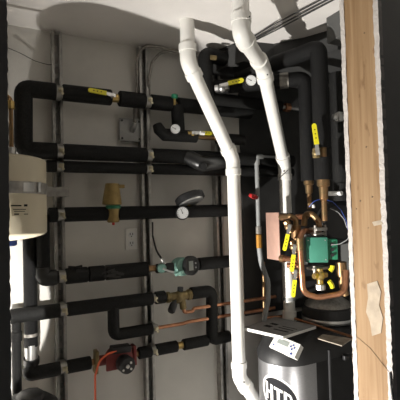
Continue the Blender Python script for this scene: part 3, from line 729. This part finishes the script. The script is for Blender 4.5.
# control panel
n = Vector((-.86, -.36, .72)).normalized()
pc = cylhit(285, 346.5, bR-.004) + n*.006
ud = Vector((.24, -.97, 0)); X_, Y_, Z_ = frame(n, ud)
m = Matrix(((X_.x, Y_.x, Z_.x, pc.x), (X_.y, Y_.y, Z_.y, pc.y), (X_.z, Y_.z, Z_.z, pc.z), (0, 0, 0, 1)))
def plane_pt(px, py):
    r = ray(px, py); s = (pc-CAM).dot(n)/r.dot(n); return CAM+r*s
quad = [plane_pt(276, 334.5), plane_pt(300.5, 344.5), plane_pt(294.5, 357.5), plane_pt(269, 346.5)]
cp = part('control_panel', MB().prism(quad, -n*.035), 'white', t, label='white control panel')
def qp(u, v): return (quad[0]*(1-u)+quad[1]*u)*(1-v)+(quad[3]*(1-u)+quad[2]*u)*v
def qrect(u0_, u1_, v0, v1, dn=.0015): 
    return MB().prism([qp(u0_, v0)+n*dn, qp(u1_, v0)+n*dn, qp(u1_, v1)+n*dn, qp(u0_, v1)+n*dn], -n*.003)
part('screen', qrect(.18, .62, .16, .52), 'lcd', cp)
for (u, v, s_) in ((.72, .40, .011), (.86, .40, .011), (.79, .25, .011), (.79, .56, .011), (.84, .86, .013), (.12, .74, .010)):
    q_ = qp(u, v); part('button', MB().cyl(q_, q_+n*.003, s_*.34, 10), 'blue', cp)
# vertical seam rod on the black cabinet side
r1 = atY(329.5, 350, bc.y-bR-.006); 
part('side_rail', MB().tube([(r1.x, bc.y-bR-.004, .1), (r1.x, bc.y-bR-.004, r1.z)], .008, 12), 'blackpaint', t)
q = atY(345, 357, bc.y-bR-.01)
part('side_latch', MB().box(q+Vector((.0, -.004, 0)), (.03, .02, .022), bev=.004), 'blackplastic', t)
# papers on the hood
ZT = ztopb
qd = [atZ(243.5, 327.5, ZT+.016), atZ(283, 336.5, ZT+.016), atZ(316, 326, ZT+.016), atZ(275, 317, ZT+.016)]
t2 = thing('manual', 'grey printed manual lying open on the boiler hood, overhanging its left edge', 'booklet', (sum((v.x for v in qd))/4, sum((v.y for v in qd))/4, ZT))
part('pages', MB().prism([v for v in qd], (0, 0, -.013)), 'pagewhite', t2)
cpv = part('cover', MB().prism([v+Vector((0, 0, .0012)) for v in qd], (0, 0, -.0012)), 'paper', t2)
def pq(u, v): return (qd[0]*(1-u)+qd[1]*u)*(1-v)+(qd[3]*(1-u)+qd[2]*u)*v+Vector((0, 0, .0016))
pr_ = MB()
for (u0_, u1_, v0, v1) in ((.25, .42, .30, .42), (.25, .42, .50, .60), (.55, .9, .25, .30), (.55, .9, .40, .44), (.55, .9, .52, .55)):
    pr_.prism([pq(u0_, v0), pq(u1_, v0), pq(u1_, v1), pq(u0_, v1)], (0, 0, -.0006))
part('print_blocks', pr_, 'ink', cpv)
qd2 = [atZ(316.5, 338.5, ZT+.003), atZ(343, 347.5, ZT+.003), atZ(353, 341, ZT+.003), atZ(322, 335, ZT+.003)]
qd2b = [atZ(317, 338, ZT+.004), atZ(342, 345.5, ZT+.004), atZ(352, 338.5, ZT+.004), atZ(323, 334, ZT+.004)]
t3 = solo('leaflet', MB().prism(qd2b, (0, 0, -.004)), 'manila', 'brown leaflet lying on the boiler hood next to the jamb', 'paper')
ctube('copper_pipe', 'slim reddish copper tube lying across the boiler hood behind the manual', [atZ(264, 317.5, ZT+.012), atZ(287, 316, ZT+.012), atZ(312, 324, ZT+.012), atZ(356, 338, ZT+.012)], .006, .05, 'copper')

# ---------------------------------------------------------------- copper plate heat exchanger
xh = 1.20; ya = atX(266.5, 235, xh).y; yb = atX(279.3, 235, xh).y; zA = atX(279, 212.5, xh).z; zB = atX(279, 260.5, xh).z
t = thing('plate_heat_exchanger', 'pinkish copper plate heat exchanger block between the right PVC pipe and yellow levers', 'heat exchanger', (xh+.05, (ya+yb)/2, zB))
part('front_plate', MB().box((xh+.002, (ya+yb)/2, (zA+zB)/2), (.005, ya-yb, zA-zB), bev=.001), 'hx', t)
part('plate_stack', MB().box((xh+.05, (ya+yb)/2, (zA+zB)/2), (.095, ya-yb-.008, zA-zB-.008), bev=.006), 'blackpaint', t)  # stack coloured black for the shade on its side

# ---------------------------------------------------------------- copper cluster on the right
DC = 1.74
P = lambda px, py, d=DC: atD(px, py, d)
def cpipe(label, pts, r=.0125, fr=.03, m='copper', name='copper_pipe', ferr=()):
    t = thing(name, label, 'pipe', pts[-1], 'copper boiler piping')
    part('tube', MB().tube(fillet(pts, fr, 7), r, 18), m, t)
    for (a, b, rr) in ferr: part('fitting', MB().tube([a, b], rr, 16), 'bronze', t)
    return t
cpipe('copper pipe stub with elbow at the top of the plate heat exchanger', [P(281, 217, 1.84), P(290, 216), P(296, 219), P(296.5, 240)], .0125, .02, 'bronze', ferr=[(P(281, 217, 1.84), P(284.5, 217, 1.82), .016), (P(296, 225), P(296.3, 238), .021)])
cpipe('copper pipe stub at the foot of the plate heat exchanger', [P(281, 258.5, 1.84), P(298, 260)], .0125, ferr=[(P(281, 258.5, 1.84), P(285, 258.8, 1.82), .017)])
cpipe('large copper loop curving beneath the green box, bottom rightmost of the piping', [P(319, 231, 1.80), P(303, 231, 1.68), P(299.5, 240, 1.66), P(303, 293, 1.66), P(318, 297.5, 1.66), P(345, 293, 1.64), P(346, 270, 1.66)], .0120, .045, 'copper', ferr=[(P(299.5, 238, 1.66), P(300.3, 250, 1.66), .0150)])
cpipe('curved aged copper pipe arching between the two tapered reducers above the green box', [P(304, 226, 1.78), P(305, 214, 1.78), P(313, 214, 1.74), P(319, 222, 1.74), P(319, 231, 1.74)], .0135, .03, 'bronze')
cpipe('horizontal copper pipe level with the top of the plate heat exchanger', [P(296, 217, 1.8), P(308, 216, 1.8)], .0125)
cpipe('short copper pipe with joint crossing low behind the middle yellow lever', [P(287, 265, 1.78), P(299, 266, 1.76)], .012)
cpipe('vertical copper pipe with cast fittings close to the wooden jamb', [P(343, 262, 1.7), P(342, 285, 1.7), P(346, 295, 1.7)], .015, .02, 'bronze', ferr=[(P(341, 262, 1.7), P(342, 276, 1.7), .022)])
# insulated verticals and runs top right
v1 = atD(307, 130, 1.85); v2 = atD(321.5, 130, 1.66)
zt1 = atD(307, 78, 1.85).z; zb1 = atD(307, 181, 1.85).z
zt2 = atD(321.5, 47, 1.66).z; zb2 = atD(321.5, 180, 1.66).z
RG = 'black insulated pipes of the boiler corner'
t = thing('insulated_pipe', 'black insulated vertical pipe, left and farther of the two above the copper piping', 'pipe', (v1.x, v1.y, zb1), RG)
h0 = atD(205, 91, 1.97); h0.z = zt1
part('insulation', MB().tube(fillet([(v1.x, v1.y, zb1), (v1.x, v1.y, zt1), h0], .035), .0345, 22), 'foam_near', t)
part('reducer', MB().lathe([(.0105, -.13), (.0105, -.06), (.016, -.055), (.0175, -.02), (.023, -.016), (.023, .003)], (v1.x, v1.y, zb1), (0, 0, 1), 18), 'bronze', t)
h1 = atD(291, 77.5, 1.9)
k1 = h0 + (Vector((v1.x, v1.y, zt1))-h0)*.80
dd = (Vector((v1.x, v1.y, zt1))-h0).normalized()
part('steel_band', MB().tube([k1-dd*.02, k1+dd*.02], .037, 22), 'conduit', t)
t = thing('insulated_pipe', 'black insulated vertical pipe with a yellow lever, nearer of the two above the copper piping', 'pipe', (v2.x, v2.y, zb2), RG)
w1 = atD(273, 65, 1.84); w1.z = zt2+.0
zg0, zg1 = atD(321.5, 158, 1.66).z, atD(321.5, 148, 1.66).z
w2 = w1+(w1-Vector((v2.x, v2.y, zt2))).normalized()*.22
part('insulation', MB().tube(fillet([(v2.x, v2.y, zg1), (v2.x, v2.y, zt2), w1], .03), [.035]*9+[.028], 22), 'foam_near', t)
part('insulation', MB().tube([w1, w2], .024, 18), 'foam', t)
part('tape_wrap', MB().tube([w1*.75+Vector((v2.x, v2.y, zt2))*.25, w1], .034, 20), 'tape', t)
part('insulation', MB().tube([(v2.x, v2.y, zb2), (v2.x, v2.y, zg0)], .036, 22), 'foam_near', t)
part('copper_core', MB().tube([(v2.x, v2.y, zg0-.02), (v2.x, v2.y, zg1+.02)], .018, 16), 'bronze', t)
part('reducer', MB().lathe([(.0115, -.17), (.0115, -.085), (.017, -.08), (.019, -.03), (.026, -.025), (.026, .003)], (v2.x, v2.y, zb2), (0, 0, 1), 18), 'bronze', t)
p = atD(317, 152.5, 1.615); q = atD(313, 123, 1.615)
valve('ball valve with upright yellow lever on the nearer insulated vertical pipe', p, (-.55, -.83, 0), q-p, L=.085, w=.018, bm='dullbrass', br=.017, blen=.04, pipe_dir=(0, 0, 1))
# vertical dark pipe upper middle with brass nub and valve
u1 = atD(205.5, 60, 1.93); ut = atD(205.5, 54, 1.93); ub = atD(205.5, 84, 1.93)
t = thing('insulated_pipe', 'short fat black insulated riser just right of the left PVC pipe top', 'pipe', (u1.x, u1.y, ub.z-.04), RG)
part('insulation', MB().tube(fillet([(u1.x, u1.y, ub.z-.06), (u1.x, u1.y, ut.z), (u1.x+.3, u1.y+.05, ut.z)], .03), .036, 20), 'foam', t)
nb = atD(214.5, 58, 1.9)
part('brass_nub', MB().tube([nb-Vector((.02, 0, 0)), nb+Vector((.006, -.004, .0))], .011, 12), 'dullbrass', t)
p = atD(222, 86.5, 1.90); q = atD(240, 79, 1.86)
valve('ball valve with yellow lever between the tops of the two white PVC pipes', p, (-.5, -.85, .1), q-p, L=.075, w=.021, bm='steel', br=.02, blen=.07, pipe_dir=dd)
# R3 with copper union
r3 = atY(226, 110, 1.70); r4 = atY(280, 109, 1.70); r4.z = r3.z = atY(287, 107.5, 1.70).z
t = thing('insulated_pipe', 'black insulated pipe ending in a copper union behind the right PVC pipe', 'pipe', r3, RG)
part('insulation', MB().tube([r3-Vector((.1, 0, 0)), r4], .030, 20), 'foam', t)
ue = Vector((atY(304, 107, 1.70).x, 1.70, r3.z))
part('tube', MB().tube([r4-Vector((.02, 0, 0)), ue], .011, 14), 'steel', t)
uc = Vector((atY(287, 107, 1.70).x, 1.70, r3.z))
part('union_nut', MB().cyl(uc-Vector((.016, 0, 0)), uc+Vector((.016, 0, 0)), .025, 8, .003), 'copper', t)
# far black insulated riser near jamb with steel clamp
vj = atD(339, 120, 1.78)
t = thing('insulated_pipe', 'black insulated riser half hidden by the wooden jamb, with a steel clamp', 'pipe', (vj.x, vj.y, vj.z-.35), RG)
part('insulation', MB().tube([(vj.x, vj.y, vj.z-.36), (vj.x, vj.y, ZC+.60)], .036, 20), 'foam', t)
kp = atD(339, 117, 1.72)
part('steel_clamp', MB().tube([kp-Vector((.025, -.012, 0)), kp+Vector((.035, -.012, 0))], .013, 10).box(kp+Vector((-.002, 0, .0)), (.022, .03, .04), bev=.003), 'steel', t)
# levers of three isolation valves
for (px, py, qx, qy, d, lab) in ((289, 227, 284.5, 247, 1.70, 'ball valve with yellow lever hanging beside the exchanger, topmost of the hanging three'),
                                 (294, 247, 291.5, 268, 1.68, 'ball valve with yellow lever hanging at the exchanger foot, middle of the hanging three'),
                                 (295, 272, 292.8, 292, 1.68, 'ball valve with yellow lever hanging over the white PVC pipe, lowest of the hanging three')):
    p = atD(px, py, d); q = atD(qx, qy, d)
    valve(lab, p, (-.55, -.83, 0), q-p, L=.072, w=.0165, bm='bronze', br=.017, blen=.055, pipe_dir=(.3, -.2, -.9))
# zone pump with green box
g = P(317, 250, 1.66)
t = thing('zone_pump', 'green-boxed zone pump on the copper piping above the boiler', 'pump', g)
nx = Vector((-.62, -.78, 0)).normalized(); m = mtx(g, nx, (0, 0, 1))
bx_ = part('control_box', MB(m).box((0, 0, -.03), (.105, .088, .06), bev=.004), 'greenbox', t, label='green control box')
for sy in (-1, 1):
    for sx in (-1, 1): part('screw', MB(m).cyl((sx*.040, sy*.034, .0), (sx*.040, sy*.034, .0015), .0028, 8), 'steel', bx_)
part('mount_plate', MB(m).box((.0, -.052 if m.col[1].xyz.dot(R_) > 0 else .052, -.05), (.13, .03, .05), bev=.004), 'greypipe', t)
sd = m.col[1].xyz*(1 if m.col[1].xyz.dot(R_) > 0 else -1)
sg = g + sd*.062 - nx*.04
part('terminal_side', MB(mtx(sg, nx, (0, 0, 1))).box((0, 0, 0), (.085, .045, .05), bev=.004), 'green', t)
for k in range(3): part('cable_gland', MB().cyl(sg+nx*.024+Vector((0, 0, .022-.022*k)), sg+nx*.034+Vector((0, 0, .022-.022*k)), .007, 10), 'blackplastic', t)
part('motor', MB().lathe([(.04, 0), (.048, .01), (.048, .08), (.04, .09)], g-nx*.15, nx, 24), 'greypipe', t)
va = P(318, 229, 1.70)
part('top_flange', MB().box(va, (.06, .05, .014), bev=.003).box(va-Vector((0, 0, .02)), (.07, .03, .012), Matrix.Rotation(.2, 3, 'Z'), .003).cyl(va-Vector((.025, .01, .03)), va+Vector((-.025, -.01, .016)), .006, 6).cyl(va-Vector((-.03, .01, .03)), va+Vector((.03, -.01, .016)), .006, 6), 'conduit', t)
vb_ = P(318, 268, 1.70)
part('bottom_flange', MB().box(vb_, (.085, .05, .012), bev=.003).cyl(vb_+Vector((-.03, -.012, -.02)), vb_+Vector((-.03, -.012, .012)), .008, 6), 'conduit', t)
vv = P(320, 275.5, 1.67)
t = thing('brass_valve', 'polished brass valve with yellow lever ends under the green box', 'valve', vv)
part('body', MB().sphere(vv, .022).cyl(vv-Vector((0, 0, .055)), vv+Vector((0, 0, .03)), .014, 12, .002).cyl(vv-Vector((.035, 0, 0)), vv+Vector((.035, 0, 0)), .013, 8, .002), 'brass', t)
part('collar', MB().cyl(vv-Vector((0, 0, .06)), vv-Vector((0, 0, .035)), .021, 8, .003), 'steel', t)
for (a, b_) in (((330, 271), (332.5, 265.5)), ((329, 281), (332.5, 288))):
    part('lever', MB().tube([P(*a, 1.64), P((a[0]+b_[0])/2+1, (a[1]+b_[1])/2, 1.64), P(*b_, 1.64)], .0095, 8), 'yellow', t)
# wires
wr_ = [P(309, 207, 1.7), P(314, 201, 1.68), P(323, 198.5, 1.68), P(333, 202, 1.68), P(341, 210, 1.68), P(346, 220, 1.7), P(348, 230, 1.7)]
solo('wire', MB().tube(fillet(wr_, .03), .0016, 8), 'blue', 'thin blue wire arching over the copper piping near the jamb', 'wire')
wr_ = [P(330, 208.5, 1.67), P(338, 212, 1.66), P(344, 219, 1.66), P(347, 228, 1.66)]
solo('wire', MB().tube(fillet(wr_, .03), .0015, 8), 'greypipe', 'thin white wire curling down towards the jamb', 'wire')
wr_ = [P(331, 245, 1.62), P(340, 244, 1.60), P(347, 240, 1.58), P(351, 233, 1.57)]
solo('wire', MB().tube(fillet(wr_, .03), .0015, 8), 'greypipe', 'thin grey wire from the green box to the jamb', 'wire')
wn = P(313.5, 206.5, 1.68); solo('wire_nut', MB().lathe([(.004, -.006), (.007, -.004), (.006, .006), (.003, .009)], wn, (0, 0, 1), 10), 'dial', 'small white wire nut beside the copper reducer', 'connector')
bk = P(333, 193.5, 1.74)
t = thing('mount_bracket', 'pale steel bracket between the copper reducers and the jamb', 'bracket', bk)
part('bar', MB().box(bk, (.11, .02, .020), Matrix.Rotation(-.25, 3, 'Z'), .003), 'steel', t)
part('bolt', MB().cyl(bk+Vector((.02, -.03, 0)), bk+Vector((.02, 0, 0)), .010, 6), 'dial', t)
# black round pump casing behind the wires
bp_ = P(339, 222, 1.86)
t = thing('pump_casing', 'round black pump casing behind the wires next to the jamb', 'pump', bp_-Vector((0, 0, .1)))
part('casing', MB().lathe([(.07, -.06), (.10, -.05), (.105, 0), (.10, .04), (.08, .05), (.075, .044)], bp_, (-.6, -.8, 0), 36), 'blackplastic', t)
# steel drum on the hood
dc = atD(331, 322, 2.03)+Vector((.03, .05, 0)); dc.z = ztopb-.004
t = thing('steel_drum', 'round black vessel with a shiny steel band on top of the boiler', 'vessel', dc)
part('shell', MB().lathe([(.128, 0), (.132, .004), (.132, .075), (.128, .080)], dc, (0, 0, 1), 48), 'blackplastic', t)
part('steel_band', MB().lathe([(.133, .004), (.1345, .006), (.1345, .026), (.133, .028)], dc, (0, 0, 1), 48), 'steel', t)
part('lid', MB().lathe([(.118, .080), (.112, .095), (.07, .125), (0, .128)], dc, (0, 0, 1), 40), 'conduit', t)
# ceiling cables
for k, lab in enumerate(('black cable along the ceiling, nearest the front of the three', 'black cable along the ceiling, middle of the three', 'black cable along the ceiling, nearest the back wall of the three')):
    o = (-3.2, 0.4, 3.6)[k]
    pts = [atZ(208, 57+o*.5, ZCEIL-.008), atZ(255, 38+o*.7, ZCEIL-.012), atZ(274, 27.5+o, ZCEIL-.02), atZ(300, 14+o, ZCEIL-.014), atZ(334, -4+o, ZCEIL-.008), atZ(352, -14+o, ZCEIL-.008)]
    solo('ceiling_cable', MB().tube(fillet(pts, .1), .0030, 8), 'rubber', lab, 'cable', 'black cables under the ceiling')

# ---------------------------------------------------------------- lights
def point(name, loc, w, col, r):
    l = bpy.data.lights.new(name, 'POINT'); l.energy = w; l.color = col; l.shadow_soft_size = r
    o = bpy.data.objects.new(name, l); C.objects.link(o); o.location = loc; return o
ls = bpy.data.lights.new('work_lamp', 'SPOT'); ls.energy = 415; ls.color = (1, .965, .91); ls.shadow_soft_size = .02; ls.spot_size = R(120); ls.spot_blend = 1.0
lo = bpy.data.objects.new('work_lamp', ls); C.objects.link(lo); lo.location = LAMP
lo.rotation_euler = Vector((1.0, .17, .22)).to_track_quat('-Z', 'Y').to_euler()
def spot(name, loc, to, w, ang, blend, rad, col=(1, .965, .91)):
    l = bpy.data.lights.new(name, 'SPOT'); l.energy = w; l.color = col; l.shadow_soft_size = rad; l.spot_size = R(ang); l.spot_blend = blend
    o = bpy.data.objects.new(name, l); C.objects.link(o); o.location = loc
    o.rotation_euler = (Vector(to)-Vector(loc)).to_track_quat('-Z', 'Y').to_euler()
spot('patch_spot', (-.03, 1.0, 1.2), (-.20, YW, 1.17), 48, 54, .06, .006)  # unseen spot added for the bright patch at the back wall's left
spot('highlight_spot', (1.02, .84, .50), (1.15, 1.40, .72), 11, 30, .9, .03)  # unseen spot added only for the highlight on the steel front
wld = bpy.data.worlds.new('world'); bpy.context.scene.world = wld; wld.use_nodes = True
wld.node_tree.nodes['Background'].inputs[0].default_value = (.9, .95, 1, 1); wld.node_tree.nodes['Background'].inputs[1].default_value = .08
vs = bpy.context.scene.view_settings
vs.view_transform = 'Standard'; vs.look = 'None'; vs.gamma = 1; vs.use_curve_mapping = False; vs.exposure = 0
